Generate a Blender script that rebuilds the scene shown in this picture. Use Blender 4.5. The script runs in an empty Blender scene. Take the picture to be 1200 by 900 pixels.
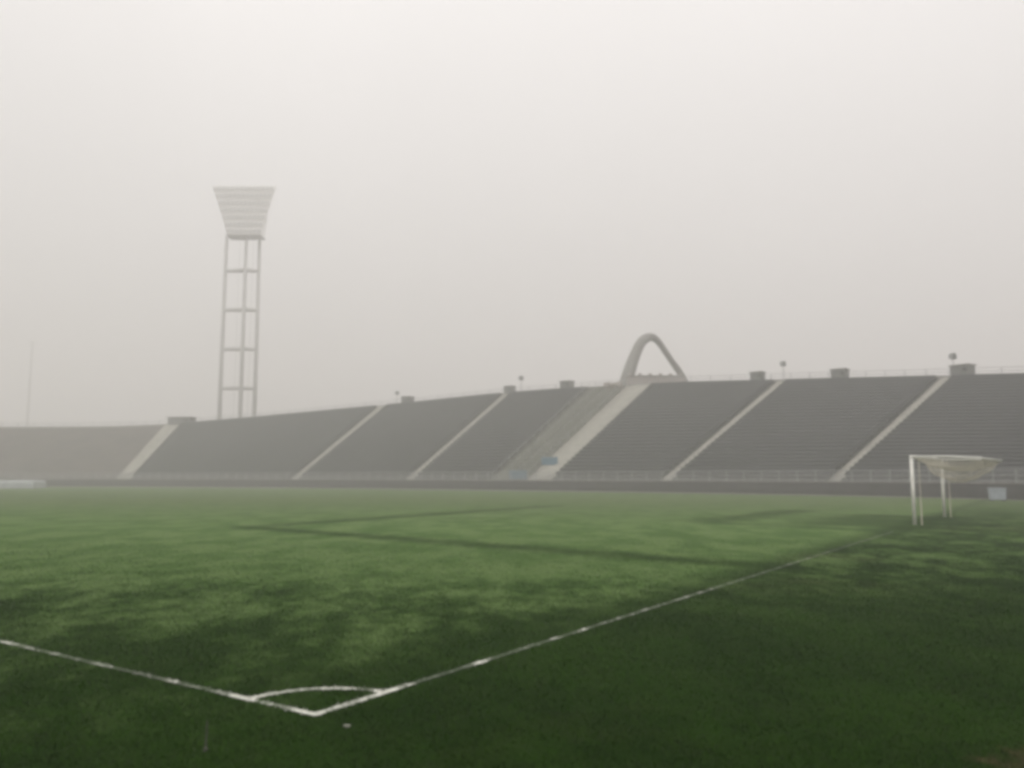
import bpy, bmesh, math, random
import numpy as np
from mathutils import Vector
random.seed(7); rng = np.random.default_rng(11)
D = bpy.data; SC = bpy.context.scene; COL = SC.collection
rad = math.radians

# ------------------------------------------------------------------ camera
cd = D.cameras.new('camera'); cam = D.objects.new('camera', cd); COL.objects.link(cam)
cd.sensor_width = 36; cd.lens = 36 * 976 / 1200; cd.clip_end = 3000; cd.clip_start = .05
cam.location = (0, 0, 1.75); cam.rotation_euler = (rad(90) + .110, 0, 0)
SC.camera = cam
cd.dof.use_dof = True; cd.dof.focus_distance = 14; cd.dof.aperture_fstop = 1.1

# ------------------------------------------------------------------ sky, sun, exposure
SUN_EL, SUN_ROT = rad(52), rad(205)
w = D.worlds.new('World'); SC.world = w; w.use_nodes = True
nt = w.node_tree; nt.nodes.clear()
sky = nt.nodes.new('ShaderNodeTexSky'); sky.sky_type = 'NISHITA'; sky.sun_disc = False
sky.sun_elevation = SUN_EL; sky.sun_rotation = SUN_ROT; sky.dust_density = 6; sky.air_density = 1.2
bw = nt.nodes.new('ShaderNodeRGBToBW')
mx = nt.nodes.new('ShaderNodeMix'); mx.data_type = 'RGBA'; mx.inputs[0].default_value = .55
bg = nt.nodes.new('ShaderNodeBackground'); wo = nt.nodes.new('ShaderNodeOutputWorld')
nt.links.new(sky.outputs[0], bw.inputs[0]); nt.links.new(bw.outputs[0], mx.inputs[6])
mx.inputs[7].default_value = (18.2, 17.5, 17.25, 1)        # the even white cloud deck
# an overcast dome is about three times brighter overhead than at the horizon: (1 + 2 sin elevation) / 3
tc = nt.nodes.new('ShaderNodeTexCoord'); sx_ = nt.nodes.new('ShaderNodeSeparateXYZ'); nt.links.new(tc.outputs['Generated'], sx_.inputs[0])
ma = nt.nodes.new('ShaderNodeMath'); ma.operation = 'MULTIPLY_ADD'; ma.use_clamp = True
nt.links.new(sx_.outputs[2], ma.inputs[0]); ma.inputs[1].default_value = .62; ma.inputs[2].default_value = .38
vm = nt.nodes.new('ShaderNodeVectorMath'); vm.operation = 'SCALE'; nn = nt.nodes.new('ShaderNodeTexNoise'); nn.inputs['Scale'].default_value = 2.2; nn.inputs['Detail'].default_value = 3
nt.links.new(tc.outputs['Generated'], nn.inputs['Vector'])
mr = nt.nodes.new('ShaderNodeMapRange'); nt.links.new(nn.outputs[0], mr.inputs[0]); mr.inputs[1].default_value = .25; mr.inputs[2].default_value = .75; mr.inputs[3].default_value = .96; mr.inputs[4].default_value = 1.04
v0_ = nt.nodes.new('ShaderNodeVectorMath'); v0_.operation = 'SCALE'; nt.links.new(mx.outputs[2], v0_.inputs[0]); nt.links.new(mr.outputs[0], v0_.inputs['Scale'])
nt.links.new(v0_.outputs[0], vm.inputs[0]); nt.links.new(ma.outputs[0], vm.inputs['Scale'])
nt.links.new(vm.outputs[0], bg.inputs[0]); bg.inputs[1].default_value = .15
nt.links.new(bg.outputs[0], wo.inputs[0])
sl = D.lights.new('sun', 'SUN'); sl.energy = .5; sl.angle = rad(40); sl.color = (1, .97, .92)
sun = D.objects.new('sun', sl); COL.objects.link(sun)
sv = Vector((math.sin(SUN_ROT) * math.cos(SUN_EL), math.cos(SUN_ROT) * math.cos(SUN_EL), math.sin(SUN_EL)))
sun.rotation_euler = sv.to_track_quat('Z', 'Y').to_euler()
SC.view_settings.view_transform = 'Standard'; SC.view_settings.look = 'None'
SC.view_settings.exposure = 0.0; SC.view_settings.gamma = 1
SC.render.engine = 'CYCLES'
SC.cycles.volume_bounces = 3; SC.cycles.max_bounces = 8; SC.cycles.use_denoising = True
SC.cycles.filter_width = 3.6

HAZE = .0037

# ------------------------------------------------------------------ node helpers
class N:
    def __init__(s, name):
        s.m = D.materials.new(name); s.m.use_nodes = True; s.t = s.m.node_tree; s.n = s.t.nodes
        s.p = s.n['Principled BSDF']
        s._pos = None
    def new(s, k): return s.n.new(k)
    def lk(s, a, b): s.t.links.new(a, b)
    def pos(s):
        if s._pos is None: s._pos = s.new('ShaderNodeNewGeometry').outputs['Position']
        return s._pos
    def setin(s, sock, v):
        if isinstance(v, bpy.types.NodeSocket): s.lk(v, sock)
        else: sock.default_value = v
    def math(s, op, a, b=0., c=0., clamp=False):
        x = s.new('ShaderNodeMath'); x.operation = op; x.use_clamp = clamp
        s.setin(x.inputs[0], a); s.setin(x.inputs[1], b); s.setin(x.inputs[2], c); return x.outputs[0]
    def dot(s, v, vec):
        x = s.new('ShaderNodeVectorMath'); x.operation = 'DOT_PRODUCT'; s.lk(v, x.inputs[0]); x.inputs[1].default_value = vec
        return x.outputs['Value']
    def noise(s, scale, detail=4, rough=.55, stretch=None, off=(0, 0, 0), coord=None):
        mp = s.new('ShaderNodeMapping'); s.lk(coord or s.pos(), mp.inputs[0]); mp.inputs[1].default_value = off
        if stretch: mp.inputs[3].default_value = stretch
        x = s.new('ShaderNodeTexNoise'); s.lk(mp.outputs[0], x.inputs['Vector'])
        x.inputs['Scale'].default_value = scale; x.inputs['Detail'].default_value = detail; x.inputs['Roughness'].default_value = rough
        return x.outputs[0]
    def ramp(s, v, a, b, lo=0., hi=1.):
        x = s.new('ShaderNodeMapRange'); x.interpolation_type = 'SMOOTHSTEP'
        s.setin(x.inputs[0], v); x.inputs[1].default_value = a; x.inputs[2].default_value = b
        x.inputs[3].default_value = lo; x.inputs[4].default_value = hi; return x.outputs[0]
    def mix(s, f, a, b):
        x = s.new('ShaderNodeMix'); x.data_type = 'RGBA'; s.setin(x.inputs[0], f)
        for i, v in ((6, a), (7, b)):
            s.setin(x.inputs[i], v if isinstance(v, bpy.types.NodeSocket) else (*v, 1)[:4])
        return x.outputs[2]
    def bump(s, h, strength=.3, dist=.02):
        x = s.new('ShaderNodeBump'); s.lk(h, x.inputs['Height']); x.inputs['Strength'].default_value = strength
        x.inputs['Distance'].default_value = dist; s.lk(x.outputs[0], s.p.inputs['Normal'])
    def out(s, col, rough=.8, spec=.3, metal=0):
        s.setin(s.p.inputs['Base Color'], col if isinstance(col, bpy.types.NodeSocket) else (*col, 1))
        s.setin(s.p.inputs['Roughness'], rough); s.p.inputs['Specular IOR Level'].default_value = spec
        s.p.inputs['Metallic'].default_value = metal; return s.m

def plain(name, a, b=None, scale=3, rough=.75, spec=.3, bump=.2, metal=0, detail=5, streak=0):
    n = N(name); b = b or tuple(c * .6 for c in a)
    co = n.new('ShaderNodeTexCoord').outputs['Object']
    f = n.ramp(n.noise(scale, detail, coord=co), .35, .68)
    c = n.mix(f, a, b)
    if streak:
        st = n.ramp(n.noise(1.1, 5, .6, (1, 1, .12)), .5, .75, 0, streak)
        c = n.mix(st, c, tuple(x * .45 for x in a))
    if bump: n.bump(n.noise(scale * 12, 3, coord=co), bump, .01)
    return n.out(c, rough, spec, metal)

# field layout: corner of the pitch, direction of the goal line and of the side line
C0 = np.array([-1.45, 6.36]); P1 = np.array([14.53, 30.42]); P2 = np.array([18.52, 36.06]); L0 = np.array([-5.44, 9.10])
G = (P1 - C0) / np.linalg.norm(P1 - C0); K = (L0 - C0) / np.linalg.norm(L0 - C0)
NG = np.array([-G[1], G[0]])            # points into the pitch from the goal line
NK = np.array([K[1], -K[0]])            # points into the pitch from the side line

def seg_mask(n, a, b, half, soft, wob=None):
    a = np.array(a); b = np.array(b); d = (b - a); Ln = np.linalg.norm(d); d = d / Ln; q = np.array([-d[1], d[0]])
    dist = n.math('ABSOLUTE', n.math('SUBTRACT', n.dot(n.pos(), (q[0], q[1], 0)), float(q @ a)))
    if wob is not None: dist = n.math('ADD', dist, wob)
    t = n.math('SUBTRACT', n.dot(n.pos(), (d[0], d[1], 0)), float(d @ a))
    m = n.ramp(dist, half - soft, half + soft, 1, 0)
    m = n.math('MULTIPLY', m, n.ramp(t, -1., .5)); return n.math('MULTIPLY', m, n.ramp(t, Ln - .5, Ln + 1., 1, 0))

def half_plane(n, a, q, lo, hi):        # 0..1 across the line through a with normal q
    v = n.math('SUBTRACT', n.dot(n.pos(), (q[0], q[1], 0)), float(q @ a))
    return n.ramp(v, lo, hi), v

def grass_colour(n, blade=False):
    inf, vg = half_plane(n, C0, NG, -.3, 1.3)          # inside the goal line
    sid, vk = half_plane(n, C0, NK, 1.5, 11.)          # away from the side line
    big = n.noise(.16, 5, .6, off=(3, 1, 0)); mid = n.noise(.75, 6, .66, (1, .55, 1), off=(9, 4, 0)); sm = n.noise(3.2, 5, .7, (1, .6, 1))
    # dewy, frost-bleached turf in the middle of the pitch; bare wet turf round its rim
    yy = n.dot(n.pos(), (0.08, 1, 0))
    nz = n.math('ADD', n.math('MULTIPLY', big, 7.), n.math('MULTIPLY', mid, 15.))
    nz = n.math('ADD', nz, n.math('MULTIPLY', sm, 11.))
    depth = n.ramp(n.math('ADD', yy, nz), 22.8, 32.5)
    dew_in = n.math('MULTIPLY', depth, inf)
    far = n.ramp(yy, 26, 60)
    dew_in = n.math('MAXIMUM', dew_in, n.math('MULTIPLY', n.math('MULTIPLY', n.ramp(yy, 6.5, 9), inf), n.ramp(mid, .42, .66, .12, .46)))
    out_p = n.math('MULTIPLY', n.ramp(n.math('ADD', n.math('MULTIPLY', mid, .8), n.math('MULTIPLY', sm, .7)), .66, .88), n.ramp(yy, 9., 19.))
    out_p = n.math('MULTIPLY', n.math('MULTIPLY', out_p, .62), n.math('SUBTRACT', 1., inf))
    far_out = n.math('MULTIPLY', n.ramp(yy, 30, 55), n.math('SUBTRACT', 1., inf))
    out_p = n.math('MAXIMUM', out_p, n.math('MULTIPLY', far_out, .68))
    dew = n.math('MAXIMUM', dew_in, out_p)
    fl = n.ramp(n.math('ADD', n.math('MULTIPLY', sm, .5), n.math('MULTIPLY', mid, .7)), .52, .72, .80, 1.14)
    dew = n.math('MULTIPLY', dew, fl)
    wob = n.math('MULTIPLY', n.math('SUBTRACT', sm, .5), .9)
    l1 = seg_mask(n, (4.73, 16.78), (-9.4, 29.25), .62, .55, wob)
    l2 = seg_mask(n, (-9.2, 28.8), (2.6, 50.), .75, .7, wob)
    l3 = seg_mask(n, (12.0, 27.2), (7.3, 32.1), .45, .5, wob)
    l4 = seg_mask(n, (7.3, 32.1), (14.9, 43.5), 1.0, .8, wob)
    box = seg_mask(n, (12.2, 29.4), (17.4, 37.6), 2.6, 1.6, wob)   # worn goal mouth
    ln = n.math('MAXIMUM', n.math('MAXIMUM', n.math('MULTIPLY', l1, .72), n.math('MULTIPLY', l2, .66)), n.math('MAXIMUM', n.math('MULTIPLY', l3, .55), n.math('MULTIPLY', l4, .6)))
    ln = n.math('MAXIMUM', ln, n.math('MULTIPLY', box, .68))
    dew = n.math('MULTIPLY', dew, n.math('SUBTRACT', 1., ln))
    dark = n.mix(n.ramp(mid, .36, .64), (.0075, .0270, .0006), (.0145, .0430, .0016))
    dark = n.mix(n.ramp(sm, .40, .66, 0, .45), dark, (.020, .040, .006))
    brown = n.math('MULTIPLY', n.ramp(big, .54, .68), n.math('SUBTRACT', 1., inf))
    dark = n.mix(n.math('MULTIPLY', brown, .40), dark, (.045, .040, .016))
    dx = n.new('ShaderNodeVectorMath'); dx.operation = 'DISTANCE'; n.lk(n.pos(), dx.inputs[0]); dx.inputs[1].default_value = (3.35, 5.2, 0)
    earth = n.ramp(n.math('ADD', dx.outputs['Value'], n.math('MULTIPLY', n.math('SUBTRACT', sm, .5), 1.6)), .10, .52, 1, 0)
    dark = n.mix(earth, dark, (.085, .062, .034))
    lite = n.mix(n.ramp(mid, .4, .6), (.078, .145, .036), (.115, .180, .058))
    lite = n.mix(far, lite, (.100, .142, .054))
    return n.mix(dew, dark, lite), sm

def make_turf():
    n = N('turf'); c, sm = grass_colour(n)
    fine = n.noise(38, 4, .7); fine2 = n.noise(11, 4, .7)
    c = n.mix(n.ramp(fine, .35, .7, 0, .35), c, (.016, .026, .007))
    n.bump(n.math('ADD', n.math('MULTIPLY', fine, .5), fine2), .7, .03)
    return n.out(c, 1, .04)
def make_blade():
    n = N('grass_blade'); c, sm = grass_colour(n)
    at = n.new('ShaderNodeAttribute'); at.attribute_name = 'tint'
    c = n.mix(n.math('MULTIPLY', at.outputs['Fac'], .40), c, (.040, .085, .012))
    return n.out(c, .9, .05)
def make_chalk(name):
    n = N(name); c, sm = grass_colour(n)
    w1 = n.noise(3.2, 5, .65, off=(2.4, 7.1, 0)); w2 = n.noise(22, 3, .6)
    far = n.ramp(n.dot(n.pos(), (0, 1, 0)), 8, 24, 0, .13)
    v = n.math('SUBTRACT', n.math('ADD', w1, n.math('MULTIPLY', n.math('SUBTRACT', w2, .5), .60)), far)
    for q, rr_ in ((C0 + G * .78, .16), (C0 + K * .76, .14), (C0 + K * .12, .14)):
        dn = n.new('ShaderNodeVectorMath'); dn.operation = 'DISTANCE'; n.lk(n.pos(), dn.inputs[0]); dn.inputs[1].default_value = (*q, 0)
        v = n.math('ADD', v, n.ramp(dn.outputs['Value'], .05, rr_, .22, 0))
    dn = n.new('ShaderNodeVectorMath'); dn.operation = 'DISTANCE'; n.lk(n.pos(), dn.inputs[0]); dn.inputs[1].default_value = (*C0, 0)
    v = n.math('ADD', v, n.ramp(dn.outputs['Value'], .7, 1.3, .12, 0))
    f = n.ramp(v, .45, .76, .10, 1)
    return n.out(n.mix(f, c, (.70, .70, .64)), .9, .1)

M = {
 'turf': make_turf(), 'blade': make_blade(), 'chalk': make_chalk('chalk_paint'),
 'ground': plain('packed_earth', (.10, .095, .08), scale=.3),
 'track': plain('wet_track', (.042, .036, .032), (.032, .028, .026), scale=.6, rough=.55),
 'wall': plain('wall_paint', (.036, .034, .031), (.026, .025, .023), scale=.8, streak=.5),
 'concrete': plain('concrete', (.24, .235, .21), (.17, .165, .15), scale=1.5, streak=.4),
 'stair': plain('pale_concrete', (.37, .355, .31), (.30, .29, .255), scale=1.2),
 'terrace': plain('dark_terrace', (.058, .058, .056), (.042, .042, .041), scale=.7),
 'bare': plain('bare_terrace', (.125, .110, .100), (.095, .086, .080), scale=.25),
 'seat': plain('seat_plastic', (.036, .038, .040), (.028, .030, .032), scale=.15, rough=.5, bump=0),
 'wood': plain('weathered_bench', (.155, .155, .125), (.115, .117, .095), scale=.5),
 'rail': plain('galvanised_rail', (.34, .345, .34), (.26, .26, .26), scale=4, rough=.5, bump=0),
 'white': plain('white_goal_paint', (.78, .77, .72), (.62, .61, .56), scale=5, rough=.4, bump=0),
 'net': plain('net_cord', (.60, .56, .47), (.52, .48, .40), scale=4, bump=0),
 'hut': plain('grey_hut', (.17, .17, .165), (.13, .13, .125), scale=1.5),
 'steel': plain('tower_steel', (.42, .41, .395), (.36, .35, .34), scale=.5, bump=0),
 'pale_steel': plain('lamp_head_steel', (.84, .83, .81), (.80, .79, .77), scale=.5, bump=0),
 'lens': plain('lamp_glass', (.78, .78, .78), scale=1, rough=.15, bump=0),
 'arch': plain('arch_metal', (.20, .195, .18), (.175, .168, .155), scale=.5),
 'brick': plain('pink_brick', (.34, .30, .275), (.29, .255, .235), scale=2),
 'blue': plain('blue_board', (.085, .165, .225), (.07, .14, .19), scale=2, bump=0),
 'tarp': plain('pale_tarpaulin', (.36, .38, .38), (.28, .30, .30), scale=1.5),
 'bin': plain('pale_grey_plastic', (.34, .37, .41), (.28, .31, .34), scale=3, rough=.5, bump=0),
 'dark': plain('dark_rubber', (.03, .03, .03), scale=3),
 'scrap': plain('white_scrap', (.26, .27, .22), scale=20),
 'stake': plain('grey_stake', (.07, .075, .055), scale=20),
 'bark': plain('bark', (.07, .06, .05)), 
}

# ------------------------------------------------------------------ object helpers
def link(name, me, parent=None, mat=None, **props):
    o = D.objects.new(name, me); COL.objects.link(o)
    if me is not None and mat is not None and not me.materials: me.materials.append(M[mat])
    if parent is not None: o.parent = parent
    for k, v in props.items(): o[k] = v
    return o
def empty(name, loc, label, cat, group=None, rz=0):
    o = D.objects.new(name, None); COL.objects.link(o); o.location = loc; o.rotation_euler = (0, 0, rz)
    o['label'] = label; o['category'] = cat
    if group: o['group'] = group
    return o
class B:
    """collects boxes, bars and tubes into one mesh"""
    def __init__(s): s.v = []; s.f = []
    def add(s, vs, fs):
        k = len(s.v); s.v += [tuple(map(float, v)) for v in vs]; s.f += [tuple(i + k for i in f) for f in fs]; return s
    def box(s, c, d, rz=0, top=1.0):
        x, y, z = d[0] / 2, d[1] / 2, d[2] / 2; cs, sn = math.cos(rz), math.sin(rz); vs = []
        for k in (-1, 1):
            t = top if k > 0 else 1
            for a, b in ((-1, -1), (1, -1), (1, 1), (-1, 1)):
                px, py = a * x * t, b * y * t
                vs.append((c[0] + px * cs - py * sn, c[1] + px * sn + py * cs, c[2] + k * z))
        return s.add(vs, [(3, 2, 1, 0), (4, 5, 6, 7), (0, 1, 5, 4), (1, 2, 6, 5), (2, 3, 7, 6), (3, 0, 4, 7)])
    def tube(s, pts, r, n=6):
        pts = [Vector(p) for p in pts]; rs = r if hasattr(r, '__len__') else [r] * len(pts); vs = []; fs = []
        for i, p in enumerate(pts):
            t = (pts[min(i + 1, len(pts) - 1)] - pts[max(i - 1, 0)]).normalized()
            u = t.orthogonal().normalized() if i == 0 else (u - t * u.dot(t)).normalized()
            q = t.cross(u)
            for k in range(n):
                a = 2 * math.pi * k / n; vs.append(p + (u * math.cos(a) + q * math.sin(a)) * rs[i])
            if i:
                o = (i - 1) * n
                fs += [(o + k, o + (k + 1) % n, o + n + (k + 1) % n, o + n + k) for k in range(n)]
        fs.append(tuple(range(n - 1, -1, -1))); fs.append(tuple(range(len(vs) - n, len(vs))))
        return s.add(vs, fs)
    def mesh(s, name, smooth=False, bevel=0):
        me = D.meshes.new(name); me.from_pydata(s.v, [], s.f); me.update()
        if bevel:
            bm = bmesh.new(); bm.from_mesh(me)
            bmesh.ops.bevel(bm, geom=bm.edges[:], offset=bevel, segments=2, affect='EDGES', profile=.6)
            bm.to_mesh(me); bm.free()
        if smooth:
            for p in me.polygons: p.use_smooth = True
        return me
    def obj(s, name, mat, parent=None, smooth=False, bevel=0, **props):
        return link(name, s.mesh(name, smooth, bevel), parent, mat, **props)
def np_mesh(name, V, F, mat, parent=None, attr=None, **props):
    me = D.meshes.new(name); V = np.asarray(V, np.float32); F = np.asarray(F, np.int32); k = F.shape[1]
    me.vertices.add(len(V)); me.vertices.foreach_set('co', V.ravel())
    me.loops.add(F.size); me.loops.foreach_set('vertex_index', F.ravel())
    me.polygons.add(len(F)); me.polygons.foreach_set('loop_start', np.arange(0, F.size, k, dtype=np.int32))
    me.update(calc_edges=True); me.validate()
    if attr is not None:
        a = me.attributes.new('tint', 'FLOAT', 'POINT'); a.data.foreach_set('value', np.asarray(attr, np.float32))
    return link(name, me, parent, mat, **props)
def dup(root, loc, rz, label=None):
    r = root.copy(); COL.objects.link(r); r.location = loc; r.rotation_euler = (0, 0, rz)
    if label: r['label'] = label
    for ch in root.children:
        c = ch.copy(); COL.objects.link(c); c.parent = r
        for g in ch.children:
            d = g.copy(); COL.objects.link(d); d.parent = c
    return r

# ------------------------------------------------------------------ bowl geometry (stations left to right: foot, rim, rim height)
ST = np.array([
 (-150, 70, -176, 70, 10.2), (-138, 108, -161, 121, 10.6), (-113, 132, -124, 156, 10.9), (-90, 141.5, -95, 167, 11.2),
 (-66.9, 143, -68.7, 168.9, 12.0), (-34.9, 131, -23.8, 154.5, 14.6), (-15.6, 120, -.6, 141.2, 15.6), (2.5, 106.2, 19.5, 126.4, 15.45),
 (16.4, 94.6, 36.6, 111.6, 14.4), (30.1, 80.5, 50.9, 96.6, 13.1), (38.6, 62, 62.5, 72, 10.9), (43, 40, 68.5, 45, 9.8), (44, 14, 70, 14, 9.2)])
def cat_rom(P, t):
    n = len(P) - 1; i = min(int(t), n - 1); f = t - i
    p0, p1, p2, p3 = P[max(i - 1, 0)], P[i], P[i + 1], P[min(i + 2, n)]
    return .5 * ((2 * p1) + (-p0 + p2) * f + (2 * p0 - 5 * p1 + 4 * p2 - p3) * f * f + (-p0 + 3 * p1 - 3 * p2 + p3) * f ** 3)
TT = np.linspace(0, len(ST) - 1, 1201); SS = np.array([cat_rom(ST, t) for t in TT])
SL = np.concatenate([[0], np.cumsum(np.linalg.norm(np.diff(SS[:, :2], axis=0), axis=1))])   # arc length along the foot
STS = [float(np.interp(i, TT, SL)) for i in range(len(ST))]
def at(s): return np.array([np.interp(s, SL, SS[:, k]) for k in range(5)])
WALL = 1.15; WALK = 1.6
def surf(s, v, z=None):
    """v = metres outward from the foot wall along the ground; rim at v = 26"""
    a = at(s); d = (a[2:4] - a[0:2]); Ln = np.linalg.norm(d); p = a[0:2] + d * (v / 26.0)
    if z is None:
        z = WALL if v < WALK else WALL + (a[4] - WALL) * (v - WALK) / (26 - WALK)
    return np.array([p[0], p[1], z])
def tang(s):
    a, b = at(s - .3), at(s + .3); d = b[:2] - a[:2]; return d / np.linalg.norm(d)

# ------------------------------------------------------------------ ground, track, pitch grass
g = B(); R = 800; n = 48
g.add([(R * math.cos(2 * math.pi * i / n), R * math.sin(2 * math.pi * i / n), -.02) for i in range(n)], [tuple(range(n))])
g.obj('ground', 'ground', kind='structure')
def inset(s, d):
    a = at(s); q = a[:2] - a[2:4]; q = q / np.linalg.norm(q); return a[:2] + q * d
ss = np.linspace(0, SL[-1], 120)
tr_w = lambda s: float(np.interp(s, [STS[0], STS[4], STS[7], STS[9], STS[10], STS[12]], [9, 9, 8, 6, 2.4, 2.4]))
near = [(44, -40), (20, -60), (-40, -60), (-110, -40), (-150, 20)]
ring_out = [tuple(at(s)[:2]) for s in ss] + near
ring_in = [tuple(inset(s, tr_w(s))) for s in ss] + [(x * .94, y * .9) for x, y in near]
t = B(); t.add([(x, y, -.012) for x, y in ring_out], [tuple(range(len(ring_out)))]); t.obj('running_track', 'track', kind='structure')
# turf: fan of rings with a slight crown, edges tapering to 0
cx, cy = -28., 40.; V = [(cx, cy, .0)]; F = []; nr = 10; m = len(ring_in)
for j in range(1, nr + 1):
    for x, y in ring_in:
        V.append((cx + (x - cx) * j / nr, cy + (y - cy) * j / nr, 0))
for j in range(nr):
    for i in range(m):
        k = (i + 1) % m
        if j == 0: F.append((0, 1 + i, 1 + k))
        else:
            a = 1 + (j - 1) * m; b = 1 + j * m
            F.append((a + i, b + i, b + k)); F.append((a + i, b + k, a + k))
np_mesh('pitch_grass', V, F, 'turf', kind='structure')
# kerb between turf and track
kb = B()
for s0, s1 in zip(ss[:-1], ss[1:]):
    for sa, sb in ((s0, s1),):
        p0, p1 = inset(sa, tr_w(sa)), inset(sb, tr_w(sb)); q0, q1 = inset(sa, tr_w(sa) - .08), inset(sb, tr_w(sb) - .08)
        kb.add([(*p0, -.01), (*p1, -.01), (*p1, .05), (*p0, .05), (*q0, -.01), (*q1, -.01), (*q1, .05), (*q0, .05)],
               [(0, 1, 2, 3), (3, 2, 6, 7), (5, 4, 7, 6)])
kb.obj('track_kerb', 'concrete', kind='structure')

# ------------------------------------------------------------------ grass blades near the camera
def blades(P, h, wd, lean=.5):
    k = len(P); a = rng.uniform(0, 2 * np.pi, k); dx = np.cos(a) * wd; dy = np.sin(a) * wd
    b = rng.uniform(0, 2 * np.pi, k); l = rng.uniform(.1, lean, k) * h
    V = np.zeros((k, 3, 3)); V[:, 0, :2] = P + np.c_[dx, dy]; V[:, 1, :2] = P - np.c_[dx, dy]; V[:, :2, 2] = 0
    V[:, 2, :2] = P + np.c_[np.cos(b), np.sin(b)] * l[:, None]; V[:, 2, 2] = h
    return V.reshape(-1, 3), np.arange(3 * k).reshape(k, 3)
k = 520000; Y = 4.3 + 26 * rng.uniform(0, 1, k) ** 1.5; X = rng.uniform(-.70, .70, k) * (Y + .5)
P = np.c_[X, Y]
A1 = C0 + G * .78; RA = .76
def on_lines(P):
    r = P - C0; tg = r @ G; dg = np.abs(r @ NG); tk = r @ K; dk = np.abs(r @ np.array([-K[1], K[0]])); rr = np.linalg.norm(r, axis=1)
    return ((dg < .05) & (tg > -.05)) | ((dk < .05) & (tk > -.05)) | ((np.abs(rr - RA) < .045) & (r @ NG > 0) & (r @ NK > 0))
P = P[~on_lines(P)]; k = len(P)
clump = .5 + .5 * np.sin(P[:, 0] * 5.1 + np.sin(P[:, 1] * 3.7) * 2) * np.sin(P[:, 1] * 6.3 + np.sin(P[:, 0] * 4.3) * 2)
hh = rng.uniform(.014, .030, k) * (.75 + .5 * clump); ww = rng.uniform(.0018, .0034, k) * (1 + P[:, 1] / 9)
fade = np.clip((29 - P[:, 1]) / 17, 0, 1); sel = rng.random(k) < fade; P = P[sel]; hh = hh[sel] * (.35 + .65 * fade[sel]); ww = ww[sel]; k = len(P)
V, F = blades(P, hh, ww, 1.2)
np_mesh('grass', V, F, 'blade', attr=np.repeat(rng.uniform(0, 1, k) ** 1.5, 3), kind='stuff',
        label='short wet green turf covering the pitch by the corner', category='grass')

def strip(name, centre, width, dens, ymax=30):
    """a painted line: ribbon on the turf plus whitened blades standing in it"""
    c = np.array(centre); V = []; F = []
    for i, p in enumerate(c):
        d = c[min(i + 1, len(c) - 1)] - c[max(i - 1, 0)]; d = d / np.linalg.norm(d); q = np.array([-d[1], d[0]])
        wv = width * (.85 + .3 * rng.random())
        V += [(*(p + q * wv / 2), .006), (*(p - q * wv / 2), .006)]
        if i: F += [(2 * i - 2, 2 * i - 1, 2 * i + 1), (2 * i - 2, 2 * i + 1, 2 * i)]
    Q = []
    for a, b in zip(c[:-1], c[1:]):
        Ln = np.linalg.norm(b - a)
        if (a[1] + b[1]) / 2 > ymax: continue
        kk = int(Ln * width * dens); u = rng.random(kk)[:, None]; d = (b - a) / Ln; q = np.array([-d[1], d[0]])
        Q.append(a + (b - a) * u + q * (rng.normal(0, .33, kk)[:, None]) * width)
    Q = np.concatenate(Q); BV, BF = blades(Q, rng.uniform(.012, .026, len(Q)), rng.uniform(.003, .005, len(Q)), 1.3)
    return np_mesh(name, np.concatenate([V, BV]), np.concatenate([F, BF + len(V)]), 'chalk', kind='structure')
line = lambda a, b, n: [a + (b - a) * i / n for i in range(n + 1)]
strip('goal_line', line(C0 + G * .03, C0 + G * 24.5, 60), .062, 6000, 24)
strip('side_line', line(C0 - K * .04, C0 + K * 100, 160), .058, 6000, 16)
a0 = math.atan2(G[1], G[0]); a1 = math.atan2(K[1], K[0])
strip('corner_arc', [C0 + RA * np.array([math.cos(a0 + (a1 - a0) * i / 24), math.sin(a0 + (a1 - a0) * i / 24)]) for i in range(25)], .060, 7000)

# ------------------------------------------------------------------ grandstand
NROW = 30
stand = empty('grandstand', (*at(STS[6])[:2], 0), 'long curved grandstand of dark grey seating climbing behind the running track', 'grandstand')
so = np.array(stand.location)
def sp(s, v, z=None): return surf(s, v, z) - so
S_end = SL[-1] - .05
def s_samples(a, b, step=2.4): return np.linspace(a, b, max(2, int(round((b - a) / step)) + 1))
# foot wall
def ribbon(prof, a, b, name, mat, parent, step=2.4, **pr):
    """prof: list of (v, z) ; sweeps the open profile along s"""
    sm = s_samples(a, b, step); V = []; F = []; m = len(prof)
    for s in sm:
        rim = at(s)[4]
        for v, z in prof: V.append(sp(s, v, z(rim) if callable(z) else z))
    for i in range(len(sm) - 1):
        for j in range(m - 1): F.append((i * m + j, (i + 1) * m + j, (i + 1) * m + j + 1, i * m + j + 1))
    for e in (0, (len(sm) - 1) * m):                     # end caps are left to the neighbours
        pass
    return np_mesh(name, V, F, mat, parent, **pr)
ribbon([(0, -.2), (0, WALL), (.25, WALL), (.25, WALL - .02)], 0, S_end, 'foot_wall', 'wall', stand)
ribbon([(-.03, WALL + .003), (-.03, WALL + .09), (.29, WALL + .09), (.29, WALL + .003)], 0, S_end, 'wall_coping', 'concrete', stand)
ribbon([(.25, WALL - .01), (WALK, WALL - .01)], 0, S_end, 'front_walkway', 'concrete', stand)
ribbon([(25.9, lambda h: h), (27.9, lambda h: h), (27.9, lambda h: h + .5), (28.1, lambda h: h + .5), (28.1, -.2)], 0, S_end, 'rim_walkway', 'concrete', stand)
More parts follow.
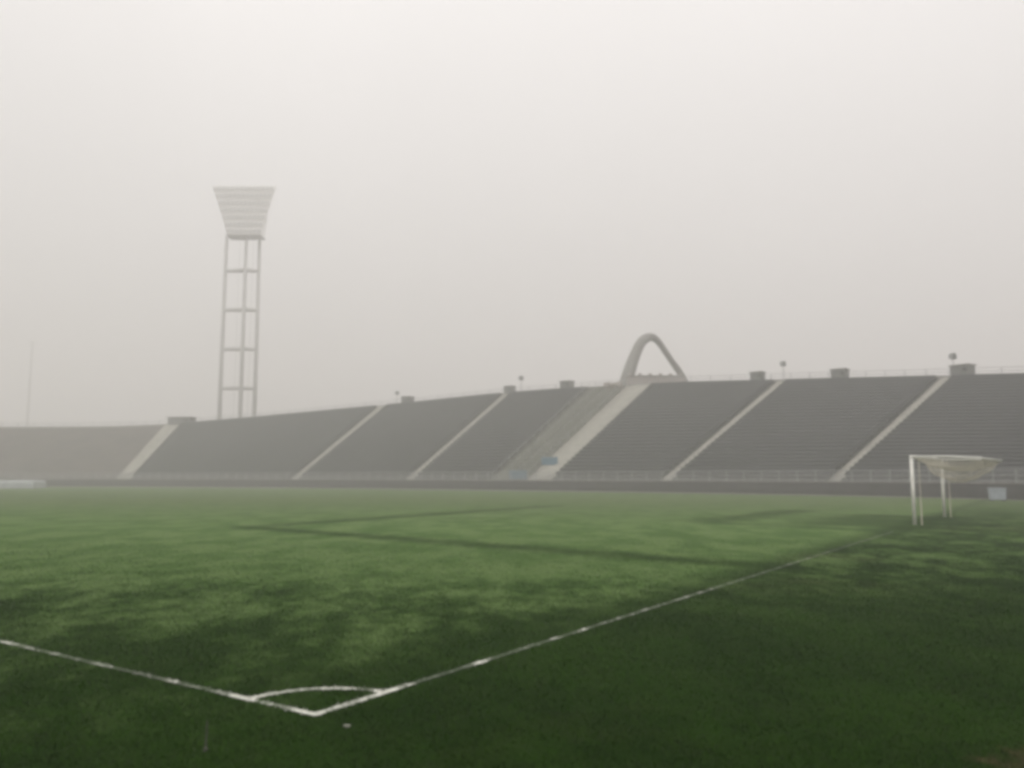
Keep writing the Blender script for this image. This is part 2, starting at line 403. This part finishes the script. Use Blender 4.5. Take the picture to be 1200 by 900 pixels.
# aisles: centre arc length, width
def s_of_station(i): return STS[i]
MAIN_W = 4.1
aisles = [(STS[2] - 6, 1.6), (STS[4], 3.0), (STS[5], 1.5), (STS[6], 1.5), (STS[7] , MAIN_W), (STS[8], 1.45), (STS[9], 1.45), (STS[10] + 3, 1.45), (STS[11] + 4, 1.45)]
def stairs(sc, wd, name, lab):
    n = NROW * 2; V = []; F = []
    for i in range(n + 1):
        v = WALK + (26 - WALK) * i / n; vn = WALK + (26 - WALK) * min(i + 1, n) / n
        z = surf(sc, v)[2] + .03
        zn = surf(sc, vn)[2] + .03
        for s in (sc - wd / 2, sc + wd / 2):
            V.append(sp(s, v, z)); V.append(sp(s, v, zn if i < n else z))
    for i in range(n):
        o = i * 4; q = o + 4
        F += [(o, o + 2, o + 3, o + 1), (o + 1, o + 3, q + 2, q)]
    # side strings close the flight down to the terrace
    k = len(V)
    for i in range(n + 1):
        v = WALK + (26 - WALK) * i / n
        for s in (sc - wd / 2, sc + wd / 2): V.append(sp(s, v, surf(sc, v)[2] - .6))
    for i in range(n):
        F += [(4 * i + 1, 4 * i + 4, k + 2 * i + 2, k + 2 * i), (4 * i + 3, k + 2 * i + 1, k + 2 * i + 3, 4 * i + 6)]
    return np_mesh(name, V, F, 'stair', stand, label=lab)
for i, (sc, wd) in enumerate(aisles):
    stairs(sc, wd, 'main_staircase' if wd == MAIN_W else 'aisle_stairs', 'broad pale staircase climbing to the arch' if wd == MAIN_W else 'pale concrete aisle steps')

def block(a, b, kind):
    tv = (26 - WALK) / NROW
    sm = s_samples(a, b); V = []; F = []; m = 2 * NROW + 1
    for s in sm:
        rim = at(s)[4]; dz = (rim - WALL) / NROW
        V.append(sp(s, WALK, WALL))
        for j in range(NROW):
            V.append(sp(s, WALK + tv * j, WALL + dz * (j + 1) - (0 if j < NROW - 1 else .0))); V.append(sp(s, WALK + tv * (j + 1), WALL + dz * (j + 1)))
    for i in range(len(sm) - 1):
        for j in range(m - 1): F.append((i * m + j, (i + 1) * m + j, (i + 1) * m + j + 1, i * m + j + 1))
    mats = {'seat': 'terrace', 'bare': 'bare', 'wood': 'wood'}[kind]
    labs = {'seat': None, 'bare': 'bare brownish terrace without seats', 'wood': 'pale weathered bench block beside the broad staircase'}
    blk = np_mesh('seating_block', V, F, mats, stand)
    if labs[kind]: blk['label'] = labs[kind]
    if kind == 'seat':
        PV = []; PF = []; off = 0; fine = s_samples(a + .05, b - .05, 1.2)
        # every row: a seat pan and a backrest swept along the step, as closed profiles
        for j in range(NROW - 1):
            v0 = WALK + tv * j
            for prof in (((.24, .36), (.24, .42), (.60, .43), (.60, .37)), ((.60, .40), (.66, .76), (.70, .76), (.64, .40))):
                k = len(PV)
                for s in fine:
                    zz = WALL + (at(s)[4] - WALL) / NROW * (j + 1)
                    for dv, dz in prof: PV.append(sp(s, v0 + dv, zz + dz - .04))
                for i in range(len(fine) - 1):
                    for e in range(4):
                        o = k + i * 4; PF.append((o + e, o + 4 + e, o + 4 + (e + 1) % 4, o + (e + 1) % 4))
                o = k + 4 * (len(fine) - 1); PF += [(k, k + 1, k + 2, k + 3), (o + 3, o + 2, o + 1, o)]
        np_mesh('seat_rows', PV, PF, 'seat', blk, kind='stuff')
    elif kind == 'wood':
        bb = B()
        for j in range(NROW - 1):
            v0 = WALK + tv * (j + .45); z = surf((a + b) / 2, WALK + tv * (j + 1))[2]
            p, q = sp(a + .1, v0, z + .40), sp(b - .1, v0, z + .40)
            mid = (p + q) / 2; d = q - p; bb.box(mid, (np.linalg.norm(d), .35, .07), math.atan2(d[1], d[0]))
            for e in (.12, .5, .88):
                c = p + d * e; bb.box((c[0], c[1], z + .17), (.1, .25, .38), math.atan2(d[1], d[0]))
        bb.obj('bench_rows', 'wood', blk, kind='stuff')
    else:
        # scattered drain channel edges only: concrete lips on every third step
        bb = B()
    return blk
edges = [0] + [x for sc, wd in aisles for x in (sc - wd / 2, sc + wd / 2)] + [S_end]
WOOD = 6.0
for a, b in zip(edges[0::2], edges[1::2]):
    if b < STS[4]: block(a, b, 'bare')
    elif abs(b - (STS[7] - MAIN_W / 2)) < .01:
        block(a, b - WOOD, 'seat'); block(b - WOOD, b, 'wood')
    else: block(a, b, 'seat')
# handrails running up the bench block
hr = empty('stair_handrails', (*at(STS[7])[:2], 0), 'pale handrails climbing through the bench block left of the broad staircase', 'handrail')
ho = np.array(hr.location)
for q in (0.15, 2.0, 4.0, 5.9):
    s = STS[7] - MAIN_W / 2 - q; rb = B(); prev = []
    pts = [surf(s, v) - ho + [0, 0, 1.05] for v in np.linspace(1.8, 25.5, 14)]
    rb.tube(pts, .025, 5).obj('rail', 'rail', hr)
    pm = None
    for p in pts:
        o = B().box((0, 0, -.65), (.06, .06, 1.3)).mesh('post') if pm is None else pm
        pm = o; c = link('post', o, hr, 'rail'); c.location = p

# ------------------------------------------------------------------ railings (posts and rails as parts)
def railing(name, v, zf, a, b, gap, h, rails, label, tubeR=.03, infill=False):
    o0 = surf(a, v, 0); root = empty(name, tuple(o0), label, 'railing')
    sm = s_samples(a, b, gap); me = B().box((0, 0, h / 2), (.06, .06, h)).mesh('railing_post')
    for s in sm:
        c = link('post', me, root, 'rail'); p = surf(s, v, zf(s)) - o0; c.location = p; t = tang(s); c.rotation_euler = (0, 0, math.atan2(t[1], t[0]))
    for hz in rails:
        B().tube([surf(s, v, zf(s) + hz) - o0 for s in sm], tubeR, 5).obj('rail', 'rail', root)
    if infill:
        V = []; F = []
        bars = B()
        for s0, s1 in zip(sm[:-1], sm[1:]):
            for e in np.linspace(.06, .94, 14):
                s = s0 + (s1 - s0) * e; bars.box(surf(s, v, zf(s) + h * .5) - o0, (.022, .022, h * .86))
        bars.obj('balusters', 'rail', root, kind='stuff')
    return root
railing('front_railing', .12, lambda s: WALL + .09, STS[2], SL[-1] - 12, 2.0, 1.05, (.12, .55, 1.04), 'grey railing along the top of the dark wall in front of the seats', infill=True)
railing('rim_railing', 27.6, lambda s: at(s)[4], STS[2], SL[-1] - 12, 2.4, 1.25, (.45, .85, 1.24), 'thin railing along the topmost rim of the grandstand')

# ------------------------------------------------------------------ huts and posts on the rim
hut = empty('rim_hut', (0, 0, 0), 'x', 'hut', 'small huts on the grandstand rim')
B().box((0, 0, .72), (2.05, 1.6, 1.44)).obj('wall', 'hut', hut, bevel=.02)
B().box((0, 0, 1.50), (2.35, 1.9, .12)).obj('roof', 'concrete', hut, bevel=.02)
B().box((0, -.815, .62), (.75, .05, 1.2)).obj('door', 'hut', hut)
B().box((.65, -.815, .95), (.4, .04, .35)).obj('vent', 'dark', hut)
def ray_rim(px, v=26.6):
    """arc length where the rim appears at column px"""
    best = None
    for s in np.linspace(STS[3], STS[11], 1500):
        p = surf(s, v, at(s)[4]); d = p[1] * math.cos(.11) + (p[2] - 1.75) * math.sin(.11)
        if d < 1: continue
        e = abs(600 + 976 * p[0] / d - px)
        if best is None or e < best[0]: best = (e, s)
    return best[1]
huts = [(1128, 1.0, 'grey hut on the rim directly beside the pole at the top of the rightmost aisle'),
        (984, .9, 'grey hut on the rim midway between the two rightmost aisles'),
        (888, .8, 'grey hut on the rim just left of the second aisle from the right'),
        (664, .9, 'grey hut on the rim left of the tall arch'),
        (597, .75, 'small grey hut on the rim at the top of the aisle left of the arch'),
        (477, .9, 'grey hut on the rim at the second narrow aisle from the left'),
        (213, 2.0, 'wide pale hut on the rim at the far left staircase')]
for i, (px, sc, lab) in enumerate(huts):
    s = ray_rim(px); p = surf(s, 26.7, at(s)[4]); t = tang(s); rz = math.atan2(t[1], t[0])
    o = hut if i == 0 else dup(hut, tuple(p), rz)
    o.location = tuple(p); o.rotation_euler = (0, 0, rz); o['label'] = lab; o.scale = (sc, sc, .75 + .25 * min(sc, 1.3)) if sc < 1.5 else (sc * 1.2, 1.4, 1.0)
post = empty('speaker_pole', (0, 0, 0), 'x', 'pole', 'speaker poles on the grandstand rim')
B().tube([(0, 0, 0), (0, 0, 2.2)], [.06, .045], 8).obj('pole', 'rail', post)
B().box((0, 0, 2.45), (.62, .55, .62), 0, .8).obj('speaker_head', 'hut', post, bevel=.03)
B().tube([(0, -.28, 2.42), (0, -.45, 2.42)], [.12, .28], 10).obj('horn', 'rail', post)
for i, (px, sc, lab) in enumerate([(1120, 1.05, 'speaker pole at the top of the rightmost aisle beside a hut'), (921, 1.0, 'speaker pole at the top of the second aisle from the right'),
        (613, 1.05, 'speaker pole on the rim just right of the small hut left of the arch'), (467, .95, 'speaker pole on the rim at the second narrow aisle from the left')]):
    s = ray_rim(px); p = surf(s, 26.1, at(s)[4]); t = tang(s)
    o = post if i == 0 else dup(post, tuple(p), 0)
    o.location = tuple(p); o.rotation_euler = (0, 0, math.atan2(t[1], t[0])); o.scale = (sc,) * 3; o['label'] = lab

# ------------------------------------------------------------------ arch monument behind the broad staircase
def pix(px, py, Yd):
    a = (px - 600) / 976; b = (450 - py) / 976; c, s_ = math.cos(.11), math.sin(.11)
    r = np.array([a, c - b * s_, s_ + b * c]); return r * Yd / r[1] + [0, 0, 1.75]
YA = 140.
arc_px = [(729.5, 475, 8.6), (733, 452, 8.2), (738.5, 432, 7.3), (745, 414, 6.4), (751, 402, 6.0), (758, 396, 5.6), (765, 395.5, 4.7), (772, 401, 3.9), (779, 411, 3.7), (787, 423, 3.8), (795, 434, 4.1), (802, 446, 4.3), (815, 472, 4.8)]
ap = []; ar = []
for i, (x, y, r) in enumerate(arc_px):
    ap.append(pix(x, y, YA + i * .9)); ar.append(r * YA / 976)
ap = np.array(ap)
fine = [cat_rom(np.c_[ap, ar], t) for t in np.linspace(0, len(ap) - 1, 60)]
ao = np.array([*pix(765, 450, YA + 5)[:2], 0])
arch = empty('arch_monument', tuple(ao), 'tall tapering dark arch standing behind the top of the broad staircase', 'monument')
B().tube([np.array(q[:3]) - ao for q in fine], [q[3] for q in fine], 14).obj('arch', 'arch', arch, smooth=True)
for i in (0, -1):
    q = ap[i] - ao
    B().box((q[0], q[1], q[2] / 2), (4, 4, q[2] + .4)).obj('pier', 'concrete', arch)
# brick terrace at the head of the broad staircase
bt = empty('brick_terrace', (*at(STS[7])[2:4], 0), 'low pinkish brick terrace between the feet of the arch', 'terrace')
bo = np.array(bt.location)
c = pix(768, 448, 133.5); w_ = 9.0
B().box((c[0] - bo[0], c[1] - bo[1], 8.75), (w_, 3.2, 17.5)).obj('base', 'brick', bt, bevel=.05)
B().box((c[0] - bo[0], c[1] - bo[1] - .0, 17.6), (w_ + .1, 3.5, .22)).obj('cap', 'concrete', bt, bevel=.03)
for j in range(6):
    link('pier', B().box((0, 0, .25), (.5, .5, .5)).mesh('pier') if j == 0 else pm2, bt, 'brick').location = (c[0] - bo[0] - w_ / 2 + .4 + j * (w_ - .8) / 5, c[1] - bo[1], 17.7)
    pm2 = bt.children[-1].data
wl = empty('brick_wall', (*pix(712, 456, 127)[:2], 0), 'short pinkish brick wall at the top left of the broad staircase', 'wall')
s_w = STS[7] - MAIN_W / 2 - 2.6
for q in range(3):
    s = STS[7] - MAIN_W / 2 - .6 - q * 1.0; p = surf(s, 25.0 , at(s)[4]) - np.array(wl.location)
    t = tang(s); B().box((p[0], p[1], p[2] - .1 - .1 * (q % 2)), (1.0, .35, 1.5)
                        , math.atan2(t[1], t[0])).obj('panel', 'brick', wl, bevel=.01)

# ------------------------------------------------------------------ blue boards at the foot of the staircase
def board(px, py, Yd, w_, h_, z, lab, rz):
    p = pix(px, py, Yd); o = empty('blue_board', (p[0], p[1], z), lab, 'board', 'blue boards by the broad staircase', rz)
    B().box((0, 0, .15 + h_ / 2), (w_, .05, h_)).obj('panel', 'blue', o, bevel=.008)
    for x in (-w_ / 2, w_ / 2):
        B().box((x, .04, (h_ + .2) / 2), (.06, .06, h_ + .2)).obj('leg', 'rail', o)
    B().box((0, .04, .15 + h_ + .03), (w_ + .06, .06, .06)).obj('top_rail', 'rail', o)
board(607, 555, 108.6, 2.5, 1.15, WALL, 'blue board at walkway level left of the broad staircase foot', rad(-25))
board(644, 540, 110.5, 2.5, 1.0, 3.05, 'paler blue board standing higher up on the broad staircase', rad(-35))

# ------------------------------------------------------------------ floodlight tower and far mast
YT = 225.
tb0 = pix(276.5, 560, YT); tw = empty('floodlight_tower', (tb0[0], tb0[1], 0), 'tall floodlight tower on three legs with a flared lamp head behind the stand', 'floodlight tower')
k_ = YT / 976
ztop = pix(284, 221, YT)[2]; zneck = pix(284, 277, YT)[2]
legs = [(-23 * k_, .6), (3.8 * k_, -1.1), (17.5 * k_, .9)]
for lx, ly in legs:
    B().tube([(lx, ly, -.3), (lx, ly, zneck * .5), (lx * .97, ly * .97, zneck)], [.62, .54, .46], 10).obj('leg', 'steel', tw, smooth=True)
for y in (548, 501, 455, 409, 363, 317):
    z = pix(282, y, YT)[2]; b_ = B()
    for i in range(3):
        p, q = legs[i], legs[(i + 1) % 3]; b_.tube([(p[0], p[1], z), (q[0], q[1], z)], .44, 8)
    b_.obj('ring_beam', 'steel', tw)
Hh = ztop - zneck; wd_ = lambda u: (20.5 + 17.5 * u ** 1.15) * k_      # half width, flaring to the top
hx = 1.0 * k_; hz = lambda u: zneck + Hh * u; hy = lambda u: -1.2 - 1.6 * u
B().box((hx, .2, zneck - .15), (wd_(0) * 2, 5.2, .3)).obj('platform', 'steel', tw)
B().tube([(hx - wd_(0), -2.4, zneck + 1.0), (hx + wd_(0), -2.4, zneck + 1.0)], .06, 5).obj('platform_rail', 'steel', tw)
for e in (-1, -.6, -.2, .2, .6, 1):
    B().tube([(hx + e * wd_(u), hy(u) + .35, hz(u)) for u in np.linspace(0, 1, 7)], .15, 6).obj('rib', 'pale_steel', tw)
for e in (-.85, .85):
    B().tube([(hx + e * wd_(.1), 2.6, zneck), (hx + e * wd_(.9), hy(.9) + .4, hz(.9))], .13, 6).obj('back_brace', 'pale_steel', tw)
NR = 7; lamp = B().tube([(0, .25, .08), (0, 0, 0), (0, -.35, -.12)], [.22, .40, .50], 10).mesh('lamp')
for r_ in range(NR):
    u = (r_ + .5) / NR; w2 = wd_(u)
    B().box((hx, hy(u) + .18, hz(u)), (w2 * 2, .22, Hh / NR * .97)).obj('lamp_bar', 'pale_steel', tw)
    nl = int(w2 * 2 / 1.15)
    for q in range(nl):
        c = link('lamp', lamp, tw, 'lens'); c.location = (hx - w2 + (q + .5) * 2 * w2 / nl, hy(u) - .3, hz(u))
for x in (-wd_(0) * .4, wd_(0) * .4):
    B().tube([(hx + x, 1.2, -.2), (hx + x, 1.2, zneck)], .05, 4).obj('ladder_rail', 'steel', tw)
YM = 420.
mb = pix(28, 560, YM); zt = pix(30, 400, YM)[2]
ms = empty('lighting_mast', (mb[0], mb[1], 0), 'faint slender mast barely showing in the fog beyond the far left stand', 'mast')
B().tube([(0, 0, -.3), (0, 0, zt)], [.8, .4], 10).obj('pole', 'steel', ms, smooth=True)
B().box((0, 0, zt - .4), (5, .3, .3)).obj('crossarm', 'steel', ms)
for x in (-2.1, -.7, .7, 2.1): B().box((x, -.3, zt), (.7, .4, .6), 0, .8).obj('lamp', 'pale_steel', ms)

# ------------------------------------------------------------------ goal
goal = empty('goal', (*P1, 0), 'white football goal with its net gathered up under the bar', 'goal')
cb = np.array([*(P2 - P1), 0.]); gd = cb / np.linalg.norm(cb); back = np.array([gd[1], -gd[0], 0]); up = np.array([0, 0, 1.])
Hg = 2.44; Rp = .062
B().tube([(0, 0, -.1), (0, 0, Hg)], Rp, 14).obj('post', 'white', goal, smooth=True)
B().tube([cb - up * .1, cb + up * Hg], Rp, 14).obj('post', 'white', goal, smooth=True)
B().tube([up * (Hg) - gd * .06, cb + up * Hg + gd * .06], Rp + .002, 14).obj('crossbar', 'white', goal, smooth=True)
Dp = 2.25
for e in (np.zeros(3), cb):
    B().tube([e + up * (Hg), e + back * Dp * .5 + up * (Hg + .0), e + back * Dp + up * (Hg - .06)], .034, 8).obj('net_arm', 'white', goal, smooth=True)
    B().tube([e + back * .24 + up * 1.0, e + back * .24 - up * .05], .022, 6).obj('hanging_cord', 'net', goal)
    B().tube([e + back * .24 + up * 2.4, e + back * .24 + up * 1.0], .014, 6).obj('hanging_cord', 'net', goal)
B().tube([back * Dp + up * (Hg - .06), cb + back * Dp + up * (Hg - .06)], .025, 8).obj('rear_bar', 'white', goal, smooth=True)
def net_sheet(f, nu, nv, r=.0052):
    b_ = B(); P_ = [[f(i / nu, j / nv) for j in range(nv + 1)] for i in range(nu + 1)]
    V = []; F = []
    def cord(pts):
        k = len(V)
        for i, p in enumerate(pts):
            for q in ((r, 0, r * .6), (-r, 0, r * .6), (0, r * .4, -r), ): V.append(tuple(np.array(p) + q))
            if i:
                o = k + (i - 1) * 3
                for e in range(3): F.append((o + e, o + (e + 1) % 3, o + 3 + (e + 1) % 3, o + 3 + e))
    for row in P_: cord(row)
    for j in range(nv + 1): cord([P_[i][j] for i in range(nu + 1)])
    return V, F
def wr(u, v): return .03 * math.sin(17 * u + 5 * v) + .02 * math.sin(31 * v + 3 * u)
def roofnet(u, v):     # sags between the arms
    p = cb * u + back * Dp * v; sag = .42 * (4 * u * (1 - u)) ** .7 * (v * (1 - v) * 4) ** .6
    return p + up * (Hg - .05 - .06 * v - sag + wr(u, v) * .5)
def foldnet(u, v):     # the back of the net tied up: a deep hammock
    uu = u; p = cb * (.04 + .92 * uu) + back * (Dp * (.12 + .86 * v))
    sag = .80 * (4 * uu * (1 - uu)) ** .28 * math.sin(math.pi * v ** .8) ** .62
    return p + up * (Hg - .1 - sag + wr(u * 1.3, v) + .03 * math.sin(40 * u))
for fn, nu, nv in ((roofnet, 48, 17), (foldnet, 46, 20)):
    V, F = net_sheet(fn, nu, nv); np_mesh('net', V, F, 'net', goal)

# ------------------------------------------------------------------ small things round the pitch
bx = pix(1169, 587, 59.4)
bn = empty('storage_bin', (bx[0], bx[1], 0), 'pale grey storage box standing at the edge of the grass behind the goal', 'box', None, rad(-20))
B().box((0, 0, .45), (.98, .7, .74), 0, 1.04).obj('body', 'bin', bn, bevel=.03)
B().box((0, 0, .865), (1.06, .8, .09)).obj('lid', 'bin', bn, bevel=.03)
B().box((0, -.40, .76), (.10, .05, .08)).obj('latch', 'bin', bn)
for x in (-.38, .38):
    for y in (-.25, .25): B().box((x, y, .04), (.12, .12, .08)).obj('foot', 'dark', bn)
mt = pix(11, 572, 119.)
lm = empty('landing_mat', (mt[0], mt[1], 0), 'pale landing mat under a tarpaulin at the far left edge of the pitch', 'mat', None, rad(8))
V = []; F = []; nx, ny = 40, 14
def matp(u, v):
    x = (u - .5) * 8.2; y = (v - .5) * 4.6; e = min(u, 1 - u) * 8.2; g_ = min(v, 1 - v) * 4.6
    z = 1.12 * min(1, min(e, g_) / .22) ** .5 + .03 * math.sin(5 * x) * math.sin(4 * y) + .02 * math.sin(13 * x + 7 * y)
    return (x, y, max(z, .0))
us = sorted(set(list(np.linspace(0, 1, 30)) + [.004, .009, .014, .02, .98, .986, .991, .996])); vs_ = sorted(set(list(np.linspace(0, 1, 12)) + [.01, .02, .035, .965, .98, .99]))
for u in us:
    for v in vs_: V.append(matp(u, v))
ny = len(vs_)
for i in range(len(us) - 1):
    for j in range(ny - 1): F.append((i * ny + j, (i + 1) * ny + j, (i + 1) * ny + j + 1, i * ny + j + 1))
c = np_mesh('cover', V, F, 'tarp', lm)
for i in range(5): B().box((-3.4 + i * 1.7, -2.55, .08), (.5, .3, .18)).obj('sandbag', 'tarp', lm, bevel=.05)
wb = pix(1193, 571, 62)
s_b = STS[10] + .2; p = surf(s_b, -.12, 0); t = tang(s_b)
rb = empty('white_board', tuple(p), 'small pale board leaning on the dark wall at the right edge', 'board', None, math.atan2(t[1], t[0]))
B().box((0, 0, .98), (1.5, .04, .62)).obj('panel', 'tarp', rb, bevel=.005)
for x in (-.6, .6): B().box((x, 0, .34), (.05, .05, .68)).obj('leg', 'rail', rb)

def lumpy(name, loc, r, sc, mat, label, cat, seed):
    bm = bmesh.new(); bmesh.ops.create_icosphere(bm, subdivisions=2, radius=r); rd = random.Random(seed)
    for v in bm.verts: v.co *= rd.uniform(.7, 1.25); v.co.x *= sc[0]; v.co.y *= sc[1]; v.co.z *= sc[2]
    me = D.meshes.new(name); bm.to_mesh(me); bm.free(); o = link(name, me, None, mat, label=label, category=cat); o.location = loc; return o
lumpy('paper_scrap', (-1.155, 6.05, .012), .019, (1.3, 1, .6), 'scrap', 'small white scrap lying on the grass just outside the corner', 'litter', 3)
sk = empty('marker_stake', (-1.96, 5.55, 0), 'thin short dull stake in the grass left of the corner, pale at its foot', 'stake')
B().tube([(0, 0, -.02), (.004, 0, .19)], [.008, .006], 6).obj('rod', 'stake', sk)
B().tube([(0, 0, 0), (0, 0, .018), (0, 0, .03)], [.017, .015, .006], 9).obj('base_disc', 'stake', sk)

# ------------------------------------------------------------------ haze: one closed box of even fog
hb = B().box((0, 0, (96 - 1.5) / 2), (1640, 1640, 96 + 1.5)).mesh('haze')
hm = D.materials.new('haze'); hm.use_nodes = True; t = hm.node_tree; t.nodes.clear()
pv = t.nodes.new('ShaderNodeVolumePrincipled'); o_ = t.nodes.new('ShaderNodeOutputMaterial')
pv.inputs['Color'].default_value = (.885, .868, .852, 1); pv.inputs['Density'].default_value = HAZE; pv.inputs['Anisotropy'].default_value = .15
t.links.new(pv.outputs[0], o_.inputs['Volume']); hb.materials.append(hm)
link('haze', hb, kind='stuff', label='thick pale fog filling the stadium', category='fog')
print('ztop', ztop, 'objects', len(D.objects))
